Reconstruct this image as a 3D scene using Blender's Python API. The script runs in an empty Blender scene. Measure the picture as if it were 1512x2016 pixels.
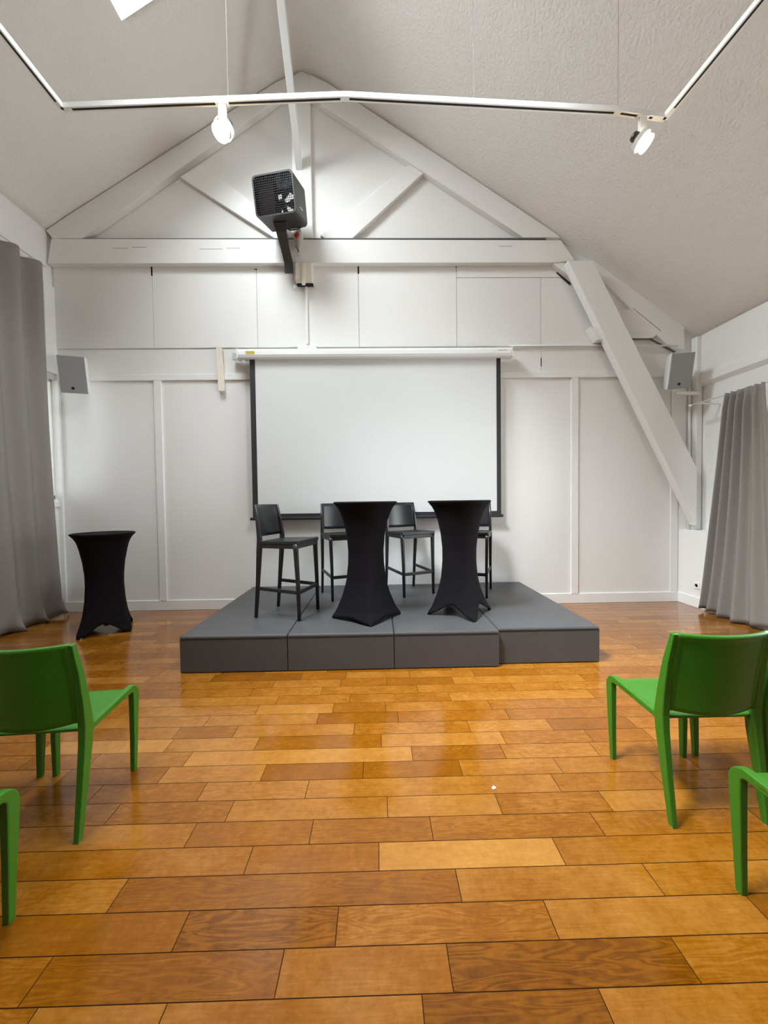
import bpy, bmesh, math, random
from mathutils import Vector, Matrix, noise
random.seed(7)
C = bpy.context.scene.collection
S = bpy.context.scene
# ------------------------------------------------------------------ camera
EYE = 1.41
F_PX = 740.0
PITCH, YAW, ROLL = 0.0264, 0.0168, 0.0128
cam_d = bpy.data.cameras.new('camera')
cam = bpy.data.objects.new('camera', cam_d)
C.objects.link(cam)
fw = Vector((math.sin(YAW) * math.cos(PITCH), math.cos(YAW) * math.cos(PITCH), -math.sin(PITCH)))
rt0 = Vector((math.cos(YAW), -math.sin(YAW), 0))
up0 = rt0.cross(fw)
rt = math.cos(ROLL) * rt0 - math.sin(ROLL) * up0
up = math.sin(ROLL) * rt0 + math.cos(ROLL) * up0
M = Matrix((rt, up, -fw)).transposed().to_4x4()
M.translation = Vector((0, 0, EYE))
cam.matrix_world = M
cam_d.sensor_fit = 'VERTICAL'
cam_d.sensor_height = 24.0
cam_d.lens = 24.0 * F_PX / 2016.0
cam_d.clip_start = 0.05
S.camera = cam
# ------------------------------------------------------------------ view, world, lights
S.view_settings.view_transform = 'Standard'
S.view_settings.look = 'None'
S.view_settings.gamma = 1
S.view_settings.exposure = 0.60
S.view_settings.use_curve_mapping = False
S.cycles.max_bounces = 10
S.cycles.diffuse_bounces = 7
S.cycles.sample_clamp_indirect = 4
S.cycles.use_denoising = True
w = bpy.data.worlds.new('sky'); S.world = w; w.use_nodes = True
bg = w.node_tree.nodes['Background']
bg.inputs[0].default_value = (0.93, 0.97, 1.0, 1)
bg.inputs[1].default_value = 3.0


def area(name, loc, rot, sx, sy, power, col=(1, 1, 1), spread=180, aim=None):
    l = bpy.data.lights.new(name, 'AREA'); l.shape = 'RECTANGLE'
    l.size = sx; l.size_y = sy; l.energy = power; l.color = col
    o = bpy.data.objects.new(name, l); o.location = loc; o.rotation_euler = rot
    l.spread = math.radians(spread)
    if aim: o.rotation_euler = (Vector(aim) - Vector(loc)).to_track_quat('-Z', 'Y').to_euler()
    C.objects.link(o); return o


SKY = (0.90, 0.95, 1.0)
SL = math.atan2(2.07, 3.4)          # pitch of the left roof slope
# daylight outside the front skylight and windows; rear and right skylights are added fill
area('daylight_skylight_front', (-2.15, 3.1, 6.75), (0, SL, 0), 1.3, 1.5, 150, SKY, 130, (0.9, 3.0, 0))
area('added_fill_rear', (-2.2, 0.95, 6.8), (0, SL, 0), 1.3, 1.6, 100, SKY, 52, (1.6, 3.3, 0.0))  # added light out of view, aimed to brighten the floor around the stage
area('added_fill_right', (1.65, 1.35, 6.15), (0, -0.6, 0), 1.4, 1.7, 115, SKY, 165, (-3.0, 4.2, 3.4))  # added light out of view, broad fill for the back and left walls
area('daylight_window_right', (4.75, 2.6, 1.85), (0, math.radians(90), 0), 1.9, 2.6, 150, (0.95, 0.96, 1.0))
area('daylight_window_left', (-4.75, 2.6, 2.3), (0, math.radians(-90), 0), 1.6, 3.0, 70, SKY)

# ------------------------------------------------------------------ materials


def mat(name, col, rough=0.6, metal=0.0, noise_amt=0.0, noise_scale=8.0, bump=0.0, bump_scale=60.0, emis=None, es=0, spec=0.5, coat=0.0, stretch=None):
    m = bpy.data.materials.new(name); m.use_nodes = True
    nt = m.node_tree; b = nt.nodes['Principled BSDF']
    b.inputs['Base Color'].default_value = (*col, 1)
    b.inputs['Roughness'].default_value = rough
    b.inputs['Metallic'].default_value = metal
    b.inputs['Specular IOR Level'].default_value = spec
    b.inputs['Coat Weight'].default_value = coat
    tc = nt.nodes.new('ShaderNodeTexCoord')
    src = tc.outputs['Object']
    if stretch:
        mp = nt.nodes.new('ShaderNodeMapping'); mp.inputs['Scale'].default_value = stretch
        nt.links.new(src, mp.inputs[0]); src = mp.outputs[0]
    n = nt.nodes.new('ShaderNodeTexNoise'); n.inputs['Scale'].default_value = noise_scale; n.inputs['Detail'].default_value = 5
    nt.links.new(src, n.inputs['Vector'])
    mx = nt.nodes.new('ShaderNodeMix'); mx.data_type = 'RGBA'
    a = noise_amt
    mx.inputs[6].default_value = (*[c * (1 - a) for c in col], 1)
    mx.inputs[7].default_value = (*[min(1, c * (1 + a)) for c in col], 1)
    nt.links.new(n.outputs[0], mx.inputs[0]); nt.links.new(mx.outputs[2], b.inputs['Base Color'])
    if bump:
        n2 = nt.nodes.new('ShaderNodeTexNoise'); n2.inputs['Scale'].default_value = bump_scale; n2.inputs['Detail'].default_value = 6
        nt.links.new(src, n2.inputs['Vector'])
        bp = nt.nodes.new('ShaderNodeBump'); bp.inputs['Strength'].default_value = bump; bp.inputs['Distance'].default_value = 0.02
        nt.links.new(n2.outputs[0], bp.inputs['Height']); nt.links.new(bp.outputs[0], b.inputs['Normal'])
    if emis:
        b.inputs['Emission Color'].default_value = (*emis, 1); b.inputs['Emission Strength'].default_value = es
    return m


MW = mat('white_wall_paint', (0.80, 0.795, 0.775), 0.55, noise_amt=0.02, noise_scale=1.5, bump=0.05, bump_scale=25)
MP = mat('white_gloss_paint', (0.82, 0.815, 0.795), 0.38, noise_amt=0.02, noise_scale=3, bump=0.06, bump_scale=12)
MC = mat('rough_white_plaster', (0.80, 0.785, 0.75), 0.85, noise_amt=0.04, noise_scale=1.2, bump=0.36, bump_scale=38)
MREAR = mat('darkened_rear_wall', (0.16, 0.13, 0.10), 0.8, noise_amt=0.1)  # unseen rear wall, made dark to cut light on the near floor
MDARK = mat('dark_gap', (0.02, 0.018, 0.015), 0.9)
MSEAM = mat('grey_seam', (0.56, 0.55, 0.53), 0.9)
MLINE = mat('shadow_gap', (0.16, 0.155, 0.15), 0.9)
MCUR = mat('taupe_curtain_cloth', (0.235, 0.215, 0.195), 0.9, noise_amt=0.06, noise_scale=30, bump=0.1, bump_scale=300)
MGRN = mat('green_plastic', (0.034, 0.158, 0.008), 0.40, noise_amt=0.03, noise_scale=4, bump=0.02, bump_scale=400)
MBLK = mat('black_plastic', (0.011, 0.0115, 0.0125), 0.36, noise_amt=0.1, bump=0.03, bump_scale=500)
MSPX = mat('black_stretch_cloth', (0.0050, 0.0042, 0.0052), 0.8, noise_amt=0.15, noise_scale=60, spec=0.12)
MSTG = mat('charcoal_vinyl', (0.060, 0.059, 0.060), 0.45, noise_amt=0.10, noise_scale=5, bump=0.12, bump_scale=260)
MHEAT = mat('dark_grey_metal', (0.036, 0.034, 0.032), 0.45, noise_amt=0.1)
MSPK = mat('grey_grille_cloth', (0.30, 0.31, 0.30), 0.7, noise_amt=0.05, noise_scale=200)
MWP = mat('white_plastic', (0.80, 0.80, 0.78), 0.3, noise_amt=0.01)
MSCR = mat('matte_white_screen', (0.68, 0.69, 0.68), 0.8, noise_amt=0.005)
MBOR = mat('black_screen_border', (0.022, 0.022, 0.025), 0.6)
MYEL = mat('yellow_label', (0.72, 0.60, 0.10), 0.5)
MRED = mat('red_plastic', (0.42, 0.05, 0.03), 0.4)
MCRM = mat('cream_painted_wood', (0.80, 0.72, 0.62), 0.6, noise_amt=0.04)
MOLD = mat('aged_white_plastic', (0.74, 0.70, 0.61), 0.5, noise_amt=0.05)
MMET = mat('brushed_steel', (0.55, 0.55, 0.55), 0.35, metal=0.9)
MTRN = mat('dusty_clear_plastic', (0.42, 0.40, 0.37), 0.3)
MGLOW = mat('lit_warm_bulb', (1, 0.85, 0.6), 0.4, emis=(1.0, 0.74, 0.38), es=8)
MPINK = mat('facade_render', (0.75, 0.55, 0.42), 0.9, noise_amt=0.08)
MREDW = mat('red_brick_lintel', (0.62, 0.22, 0.18), 0.9, noise_amt=0.2)
MFELT = mat('grey_floor_glide', (0.3, 0.3, 0.28), 0.8)


def glass_mat():
    m = bpy.data.materials.new('window_glass'); m.use_nodes = True
    nt = m.node_tree; nt.nodes.remove(nt.nodes['Principled BSDF'])
    out = nt.nodes['Material Output']
    tr = nt.nodes.new('ShaderNodeBsdfTransparent'); tr.inputs[0].default_value = (0.96, 0.98, 0.97, 1)
    gl = nt.nodes.new('ShaderNodeBsdfGlossy'); gl.inputs['Roughness'].default_value = 0.02
    mx = nt.nodes.new('ShaderNodeMixShader'); fr = nt.nodes.new('ShaderNodeFresnel'); fr.inputs[0].default_value = 1.45
    nt.links.new(fr.outputs[0], mx.inputs[0]); nt.links.new(tr.outputs[0], mx.inputs[1]); nt.links.new(gl.outputs[0], mx.inputs[2])
    nt.links.new(mx.outputs[0], out.inputs[0]); return m


MGLS = glass_mat()


def floor_mat():
    m = bpy.data.materials.new('oak_plank_floor'); m.use_nodes = True
    nt = m.node_tree; L = nt.links; b = nt.nodes['Principled BSDF']
    at = nt.nodes.new('ShaderNodeAttribute'); at.attribute_name = 'plank'   # r tone, g offset, b grain
    sp = nt.nodes.new('ShaderNodeSeparateColor'); L.new(at.outputs['Color'], sp.inputs[0])
    tc = nt.nodes.new('ShaderNodeTexCoord')
    cx = nt.nodes.new('ShaderNodeCombineXYZ')
    mu = nt.nodes.new('ShaderNodeMath'); mu.operation = 'MULTIPLY'; mu.inputs[1].default_value = 37.0
    L.new(sp.outputs[1], mu.inputs[0]); L.new(mu.outputs[0], cx.inputs[0]); L.new(mu.outputs[0], cx.inputs[2])
    ad = nt.nodes.new('ShaderNodeVectorMath'); ad.operation = 'ADD'
    L.new(tc.outputs['Object'], ad.inputs[0]); L.new(cx.outputs[0], ad.inputs[1])
    mp = nt.nodes.new('ShaderNodeMapping'); mp.inputs['Scale'].default_value = (2.2, 14, 1)
    L.new(ad.outputs[0], mp.inputs[0])
    # broad growth-ring figure
    n1 = nt.nodes.new('ShaderNodeTexNoise'); n1.inputs['Scale'].default_value = 1.3; n1.inputs['Detail'].default_value = 2; n1.inputs['Distortion'].default_value = 0.6
    L.new(mp.outputs[0], n1.inputs['Vector'])
    m1 = nt.nodes.new('ShaderNodeMath'); m1.operation = 'MULTIPLY'; m1.inputs[1].default_value = 60.0; L.new(n1.outputs[0], m1.inputs[0])
    sn = nt.nodes.new('ShaderNodeMath'); sn.operation = 'SINE'; L.new(m1.outputs[0], sn.inputs[0])
    rg = nt.nodes.new('ShaderNodeMapRange'); rg.inputs[1].default_value = -1; rg.inputs[2].default_value = 1; L.new(sn.outputs[0], rg.inputs[0])
    gm = nt.nodes.new('ShaderNodeMath'); gm.operation = 'MULTIPLY'; L.new(rg.outputs[0], gm.inputs[0]); L.new(sp.outputs[2], gm.inputs[1])
    # fine fibre
    mp2 = nt.nodes.new('ShaderNodeMapping'); mp2.inputs['Scale'].default_value = (8, 160, 1); L.new(ad.outputs[0], mp2.inputs[0])
    n2 = nt.nodes.new('ShaderNodeTexNoise'); n2.inputs['Scale'].default_value = 1.0; n2.inputs['Detail'].default_value = 4; L.new(mp2.outputs[0], n2.inputs['Vector'])
    # worn blotches
    n3 = nt.nodes.new('ShaderNodeTexNoise'); n3.inputs['Scale'].default_value = 4.5; n3.inputs['Detail'].default_value = 8; n3.inputs['Roughness'].default_value = 0.7
    L.new(ad.outputs[0], n3.inputs['Vector'])
    cr = nt.nodes.new('ShaderNodeValToRGB'); e = cr.color_ramp.elements
    e[0].position = 0.0; e[0].color = (0.085, 0.022, 0.001, 1)
    e[1].position = 1.0; e[1].color = (0.42, 0.190, 0.034, 1)
    k = e.new(0.5); k.color = (0.220, 0.073, 0.003, 1)
    # tone = r + fibre + blotch - grain
    def madd(a, f, c=None, const=None):
        q = nt.nodes.new('ShaderNodeMath'); q.operation = 'MULTIPLY_ADD'; L.new(a, q.inputs[0]); q.inputs[1].default_value = f
        if c is not None: L.new(c, q.inputs[2])
        else: q.inputs[2].default_value = const
        return q.outputs[0]
    t = madd(sp.outputs[0], 1.0, const=-0.60)
    t = madd(n2.outputs[0], 0.26, t)
    n4 = nt.nodes.new('ShaderNodeTexNoise'); n4.inputs['Scale'].default_value = 34; n4.inputs['Detail'].default_value = 6; n4.inputs['Roughness'].default_value = 0.75
    L.new(ad.outputs[0], n4.inputs['Vector'])
    t = madd(n3.outputs[0], 0.62, t)
    t = madd(n4.outputs[0], 0.42, t)
    t = madd(gm.outputs[0], -0.27, t)
    L.new(t, cr.inputs[0]); L.new(cr.outputs[0], b.inputs['Base Color'])
    rr = madd(n3.outputs[0], 0.16, const=0.11); L.new(rr, b.inputs['Roughness'])
    b.inputs['Specular IOR Level'].default_value = 0.2
    b.inputs['Coat Weight'].default_value = 0.65; b.inputs['Coat Roughness'].default_value = 0.13
    bp = nt.nodes.new('ShaderNodeBump'); bp.inputs['Strength'].default_value = 0.05; bp.inputs['Distance'].default_value = 0.004
    L.new(n3.outputs[0], bp.inputs['Height']); L.new(bp.outputs[0], b.inputs['Normal'])
    return m


MFLR = floor_mat()

# ------------------------------------------------------------------ helpers


def obj(name, bm, m, parent=None, smooth=False, bevel=0.0, seg=2, loc=None):
    me = bpy.data.meshes.new(name)
    bmesh.ops.recalc_face_normals(bm, faces=bm.faces)
    bm.to_mesh(me); bm.free()
    for x in (m if isinstance(m, (list, tuple)) else [m]): me.materials.append(x)
    o = bpy.data.objects.new(name, me); C.objects.link(o)
    if parent: o.parent = parent
    if loc: o.location = loc
    if bevel:
        md = o.modifiers.new('bevel', 'BEVEL'); md.width = bevel; md.segments = seg; md.limit_method = 'ANGLE'; md.angle_limit = 0.6
    if smooth:
        for p in me.polygons: p.use_smooth = True
        if bevel: pass
    return o


def tag(o, label, cat, group=None, kind=None):
    o['label'] = label; o['category'] = cat
    if group: o['group'] = group
    if kind: o['kind'] = kind
    return o


def struct(o): o['kind'] = 'structure'; return o


def thing(name, label, cat, loc=(0, 0, 0), rotz=0, group=None):
    o = bpy.data.objects.new(name, None); C.objects.link(o)
    o.empty_display_size = 0.1
    o.location = loc; o.rotation_euler = (0, 0, rotz)
    return tag(o, label, cat, group)


def dup(root, loc, rotz, label, group=None):
    r = root.copy(); C.objects.link(r); r.location = loc; r.rotation_euler = (0, 0, rotz); r['label'] = label
    if group: r['group'] = group
    for ch in list(root.children):
        c = ch.copy(); C.objects.link(c); c.parent = r
        for g in ch.children:
            d = g.copy(); C.objects.link(d); d.parent = c
    return r


def box(bm, x0, x1, y0, y1, z0, z1, mi=0):
    v = [bm.verts.new(p) for p in ((x0, y0, z0), (x1, y0, z0), (x1, y1, z0), (x0, y1, z0), (x0, y0, z1), (x1, y0, z1), (x1, y1, z1), (x0, y1, z1))]
    for f in ((0, 3, 2, 1), (4, 5, 6, 7), (0, 1, 5, 4), (1, 2, 6, 5), (2, 3, 7, 6), (3, 0, 4, 7)):
        bm.faces.new([v[i] for i in f]).material_index = mi
    return bm


def B(*a): return box(bmesh.new(), *a)


def prism_y(bm, pts, y0, y1, mi=0):
    """pts: (x, z) outline, extruded along y"""
    a = [bm.verts.new((x, y0, z)) for x, z in pts]; b = [bm.verts.new((x, y1, z)) for x, z in pts]
    n = len(pts)
    bm.faces.new(a).material_index = mi; bm.faces.new(b[::-1]).material_index = mi
    for i in range(n):
        bm.faces.new((a[i], b[i], b[(i + 1) % n], a[(i + 1) % n])).material_index = mi
    return bm


def rrect(w, h, r, n=3):
    pts = []
    for cx, cy, a0 in ((w / 2 - r, h / 2 - r, 0), (-w / 2 + r, h / 2 - r, 90), (-w / 2 + r, -h / 2 + r, 180), (w / 2 - r, -h / 2 + r, 270)):
        for i in range(n + 1):
            a = math.radians(a0 + 90 * i / n); pts.append((cx + r * math.cos(a), cy + r * math.sin(a)))
    return pts


def sweep(bm, path, prof, side=Vector((1, 0, 0)), mi=0, sizes=None):
    """sweep a profile (list of (a, b)) along path; a runs along 'side', b across it; sizes: (sa, sb) per point"""
    rings = []
    P = [Vector(p) for p in path]
    for i, p in enumerate(P):
        t = (P[min(i + 1, len(P) - 1)] - P[max(i - 1, 0)]).normalized()
        s = (side - t * side.dot(t)).normalized(); n = t.cross(s)
        k = 1.0
        if 0 < i < len(P) - 1:
            c = (P[i] - P[i - 1]).normalized().dot((P[i + 1] - P[i]).normalized()); k = 1 / max(0.5, math.sqrt(max(0.01, (1 + c) / 2)))
        sa, sb = sizes[i] if sizes else (1, 1)
        rings.append([bm.verts.new(p + s * a * sa + n * b * sb * k) for a, b in prof])
    m = len(prof)
    for i in range(len(P) - 1):
        for j in range(m):
            bm.faces.new((rings[i][j], rings[i][(j + 1) % m], rings[i + 1][(j + 1) % m], rings[i + 1][j])).material_index = mi
    bm.faces.new(rings[0][::-1]).material_index = mi; bm.faces.new(rings[-1]).material_index = mi
    return bm


def circ(r, n=12): return [(r * math.cos(2 * math.pi * i / n), r * math.sin(2 * math.pi * i / n)) for i in range(n)]


def tube(bm, path, r, n=10, mi=0):
    d = (Vector(path[-1]) - Vector(path[0])).normalized()
    s = Vector((0, 0, 1)) if abs(d.z) < 0.8 else Vector((1, 0, 0))
    return sweep(bm, path, circ(r, n), s, mi)


def lathe(bm, prof, n=32, mi=0, mat4=None):
    """prof: (r, z) list around local z"""
    rings = []
    for r, z in prof:
        if r < 1e-6: rings.append([bm.verts.new((0, 0, z))])
        else: rings.append([bm.verts.new((r * math.cos(2 * math.pi * i / n), r * math.sin(2 * math.pi * i / n), z)) for i in range(n)])
    vs = [v for q in rings for v in q]
    for a, b in zip(rings, rings[1:]):
        for i in range(n):
            j = (i + 1) % n
            if len(a) == 1 and len(b) == 1: continue
            if len(a) == 1: f = (a[0], b[i], b[j])
            elif len(b) == 1: f = (a[i], a[j], b[0])
            else: f = (a[i], a[j], b[j], b[i])
            bm.faces.new(f).material_index = mi
    if mat4: bmesh.ops.transform(bm, matrix=mat4, verts=vs)
    return bm


def board(bm, p0, p1, w, y0, y1, off=0.0, mi=0):
    """a straight timber from p0 to p1 (x, z), width w measured to the left (+) side of the direction, between y0 and y1"""
    a = Vector((p1[0] - p0[0], p1[1] - p0[1])).normalized(); n = Vector((-a.y, a.x))
    q = [Vector(p0) + n * off, Vector(p1) + n * off, Vector(p1) + n * (off + w), Vector(p0) + n * (off + w)]
    return prism_y(bm, [(v.x, v.y) for v in q], y0, y1, mi)


# ------------------------------------------------------------------ the room shell
XL, XR, XP = -4.20, 4.34, 4.10      # left wall, right wall, front of the low parapet
YB, YR = 5.05, -4.6                 # stage wall, rear wall
PROFILE = [(-4.32, 4.86), (-3.9, 5.14), (-2.5, 6.01), (-1.25, 6.79), (-1.05, 6.90), (-0.89, 6.95), (-0.74, 6.90), (-0.55, 6.79),
           (1.2, 5.67), (2.38, 4.90), (2.9, 4.56), (3.6, 4.06), (4.1, 3.70), (4.28, 3.60), (4.42, 3.57)]


def floor_build():
    bm = bmesh.new(); lay = bm.loops.layers.float_color.new('plank')
    PW = 0.121; g = 0.0015; x0, x1 = -4.3, 4.45
    known = {-7: [-0.613, 0.108, 0.617], -6: [-0.313, 0.2, 0.923], -5: [-0.669, -0.154, 0.565], -4: [-0.959, 0.279, 1.003],
             -3: [-0.529, -0.013, 0.709], -2: [-0.816, -0.303, 0.214, 0.937], -1: [-1.23, -0.698, 0.027, 0.544, 1.047],
             0: [-0.88, -0.366, 0.871, 1.39], 1: [-0.616, -0.094, 0.42, 0.94], 2: [-1.071, 0.174, 0.686],
             3: [-1.241, -0.728, 0.004, 0.728, 1.243], 4: [-0.899, -0.164, 0.552, 1.063], 5: [-1.129, -0.409, 0.115, 0.837]}
    tones = {(-3, 2): 0.80, (-5, 1): 0.40, (-4, 1): 0.40, (-3, 0): 0.50, (-6, 2): 0.33, (-7, 2): 0.30, (2, 1): 0.74, (1, 1): 0.36, (-1, 1): 0.48,
             (-2, 1): 0.44, (-1, 0): 0.6, (0, 1): 0.66, (3, 3): 0.66, (4, 1): 0.6, (-4, 2): 0.56, (-5, 2): 0.55, (-6, 0): 0.42, (-6, 1): 0.52, (-2, 3): 0.5, (-3, 3): 0.52, (-7, 1): 0.55}
    grains = {(-5, 1): 1.0, (-6, 2): 0.9, (-5, 2): 0.55, (-7, 2): 0.8, (-4, 1): 0.5, (-6, 0): 0.6}
    r0 = int((YR - 1.885) / PW) - 1; r1 = int((5.1 - 1.885) / PW) + 1
    for r in range(r0, r1 + 1):
        y0 = 1.885 + r * PW - PW; y1 = y0 + PW
        # row r spans y0..y1, row 0 centre 1.825
        js = known.get(r)
        if js: js = list(js)
        else: js = [random.uniform(-0.6, 0.2)]
        while js[0] > x0: js.insert(0, js[0] - random.choice((0.52, 0.52, 0.72, 0.72, 1.03, 0.36)))
        while js[-1] < x1: js.append(js[-1] + random.choice((0.52, 0.52, 0.72, 0.72, 1.03, 0.36)))
        base = 0
        if r in known:
            k0 = known[r][0]; base = js.index(k0)
        for i in range(len(js) - 1):
            a, b = max(js[i], x0), min(js[i + 1], x1)
            if b - a < 0.01: continue
            v = [bm.verts.new(p) for p in ((a + g, y0 + g, 0), (b - g, y0 + g, 0), (b - g, y1 - g, 0), (a + g, y1 - g, 0))]
            f = bm.faces.new(v)
            key = (r, i - base + 1)
            t = tones.get(key, min(0.78, max(0.30, random.gauss(0.53, 0.085)))) if r in known else min(0.78, max(0.3, random.gauss(0.53, 0.085)))
            gr = grains.get(key, random.choice((0.05, 0.1, 0.15, 0.3, 0.45))) if r in known else random.choice((0.05, 0.1, 0.15, 0.3, 0.5))
            c = (t, random.random(), gr, 1)
            for l in f.loops: l[lay] = c
    # dark joint bed just below the faces, closed down as a slab
    box(bm, x0, x1, YR - 0.1, 5.15, -0.12, -0.0012, 1)
    me = bpy.data.meshes.new('floor'); bm.to_mesh(me); bm.free()
    me.materials.append(MFLR); me.materials.append(mat('dark_floor_joint', (0.03, 0.012, 0.003), 0.9, spec=0.1))
    o = bpy.data.objects.new('floor', me); C.objects.link(o); return struct(o)


floor_build()


def ceiling_build():
    bm = bmesh.new()
    P = PROFILE

    def zat(x):
        for a, b in zip(P, P[1:]):
            if a[0] <= x <= b[0]: return a[1] + (b[1] - a[1]) * (x - a[0]) / (b[0] - a[0])
        return P[-1][1]
    xs = sorted(set([p[0] for p in P] + [-2.40, -1.35, 0.7, 1.9] + [-4.32 + 8.74 * i / 40 for i in range(41)]))
    ys = sorted(set([YR - 0.1, 5.06, 2.45, 3.78, 0.15, 1.75, 0.55, 2.15] + [YR + 9.65 * i / 40 for i in range(41)]))
    grid = {}

    def V(i, j):
        if (i, j) not in grid:
            x, y = xs[i], ys[j]
            grid[i, j] = bm.verts.new((x, y, zat(x) + 0.012 * noise.noise(Vector((x * 1.3, y * 1.3, 2)))))
        return grid[i, j]
    holes = [(-2.40, -1.35, 2.45, 3.78), (-2.40, -1.35, 0.15, 1.75), (0.7, 1.9, 0.55, 2.15)]  # last two openings are added out of view for the fill lights
    for i in range(len(xs) - 1):
        for j in range(len(ys) - 1):
            cx, cy = (xs[i] + xs[i + 1]) / 2, (ys[j] + ys[j + 1]) / 2
            if any(a < cx < b and c < cy < d for a, b, c, d in holes): continue
            if xs[i + 1] - xs[i] < 1e-4 or ys[j + 1] - ys[j] < 1e-4: continue
            bm.faces.new((V(i, j), V(i + 1, j), V(i + 1, j + 1), V(i, j + 1)))
    r = bmesh.ops.extrude_face_region(bm, geom=list(bm.faces))
    for e in r['geom']:
        if isinstance(e, bmesh.types.BMVert): e.co.z += 0.16
    o = obj('ceiling', bm, MC, smooth=False)
    for p in o.data.polygons: p.use_smooth = abs(p.normal.z) > 0.3
    struct(o)
    for n, (a, b, c, d) in enumerate(holes):
        f = bmesh.new()
        M3 = []
        sl = (zat(b) - zat(a)) / (b - a)
        def P3(x, y, h): return (x, y, zat(a) + sl * (x - a) + h)
        def bar(xa, xb, ya, yb):
            vs = [f.verts.new(P3(x, y, h)) for h in (0.17, 0.22) for x, y in ((xa, ya), (xb, ya), (xb, yb), (xa, yb))]
            for q in ((0, 3, 2, 1), (4, 5, 6, 7), (0, 1, 5, 4), (1, 2, 6, 5), (2, 3, 7, 6), (3, 0, 4, 7)): f.faces.new([vs[i] for i in q])
        bar(a - 0.05, a + 0.005, c, d); bar(b - 0.005, b + 0.05, c, d); bar(a, b, c - 0.05, c + 0.005); bar(a, b, d - 0.005, d + 0.05)
        fr = struct(obj('window_%d' % (n + 3), f, MP))  # also frames the two added openings
        g = bmesh.new(); vs = [g.verts.new(P3(x, y, 0.195)) for x, y in ((a, c), (b, c), (b, d), (a, d))]; g.faces.new(vs)
        obj('pane', g, MGLS, fr)
    return zat


zceil = ceiling_build()

# stage wall: gable slab + raised upper boards with fine gaps
bm = bmesh.new()
gable = [(-4.35, -0.05), (4.45, -0.05), (4.45, 3.62)] + [(x, z + 0.08) for x, z in PROFILE[::-1]]
prism_y(bm, gable, YB, YB + 0.14)
YU = YB - 0.016
xg = [-4.17, -2.900, -1.548, -0.214, 1.083, 2.205]
for a, b in zip(xg, xg[1:]):
    zt = 4.60 if b < 2 else 4.36
    box(bm, a + 0.004, b - 0.004, YU, YB + 0.01, 3.468, zt)
box(bm, 1.087, 3.2, YU - 0.004, YB + 0.01, 4.366, 4.60)
box(bm, 2.209, 3.3, YU, YB + 0.01, 3.468, 4.36)
# lower band, shallower boards
for a, b in ((-4.17, -2.90), (-2.90, 2.215), (2.215, 4.08)):
    box(bm, a + 0.004, b - 0.004, YB - 0.006, YB + 0.01, 3.13, 3.452)
# dark slots at the tops of the joints
for x, zt, zb in ((-2.905, 4.53, 4.40), (-0.212, 4.53, 4.42)):
    box(bm, x - 0.011, x + 0.011, YU - 0.001, YB, zb, zt, 1)
box(bm, -1.575, -1.535, YU - 0.001, YB, 4.475, 4.485, 1); box(bm, 1.07, 1.095, YU - 0.001, YB, 4.50, 4.51, 1)
box(bm, 2.209, 2.221, YB - 0.007, YB, 3.20, 3.31, 1)
for a in xg[1:]:
    box(bm, a - 0.0035, a + 0.0035, YU + 0.004, YB, 3.47, 4.45 if a < 2 else 4.36, 2)

struct(obj('wall_back', bm, [MW, MDARK, MSEAM]))

# battens on the lower wall
n_tr = [0]


def trim(bm, m=MP, bevel=0.003):
    n_tr[0] += 1
    return struct(obj('trim_%d' % n_tr[0], bm, m, bevel=bevel, seg=1))


trim(B(-4.2, 4.08, YB - 0.022, YB, 3.045, 3.125))
trim(B(-2.922, -2.825, YB - 0.02, YB, 0.13, 3.045))
trim(B(2.615, 2.712, YB - 0.02, YB, 0.13, 3.045))
trim(B(-4.2, -4.145, YB - 0.03, YB, 0.13, 3.045))
trim(B(3.98, 4.08, YB - 0.012, YB, 0.13, 3.045), MW)
struct(obj('baseboard_back', B(-4.2, 4.10, YB - 0.015, YB, 0, 0.135), MP, bevel=0.004))
struct(obj('baseboard_right', B(4.085, 4.10, YR, YB - 0.015, 0, 0.135), MP, bevel=0.004))

# right wall: parapet, upper wall with a window opening, trim ledge
WY0, WY1, WZ0, WZ1 = 1.1, 3.82, 0.985, 2.50
bm = bmesh.new()
box(bm, XP, 4.6, YR, YB, -0.05, 0.985)
box(bm, XR, 4.5, WY1, YB + 0.02, 0.985, 3.75)
box(bm, XR, 4.5, YR, WY0, 0.985, 3.75)
box(bm, XR, 4.5, WY0, WY1, WZ1, 3.75)
box(bm, XR - 0.03, XR, YR, YB, 3.04, 3.56)
struct(obj('wall_right', bm, MW))
bm = bmesh.new()
prism_v = [(XR - 0.05, 2.93), (XR, 2.88), (XR, 3.04), (XR - 0.05, 3.04)]
prism_y(bm, prism_v, YR, YB)
trim(bm)
f = bmesh.new()
for a, b in ((WY0, WY0 + 0.06), (WY1 - 0.06, WY1), (2.0, 2.06), (2.9, 2.96)):
    box(f, 4.38, 4.44, a, b, WZ0, WZ1)
box(f, 4.38, 4.44, WY0, WY1, WZ0, WZ0 + 0.06); box(f, 4.38, 4.44, WY0, WY1, WZ1 - 0.06, WZ1)
w2 = struct(obj('window_2', f, MP))
obj('pane', B(4.405, 4.410, WY0, WY1, WZ0, WZ1), MGLS, w2)
tag(obj('brick_lintel', B(4.52, 4.7, -2, 6.5, 2.50, 2.66), MREDW), 'red brick band outside above the right window', 'lintel')

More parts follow.
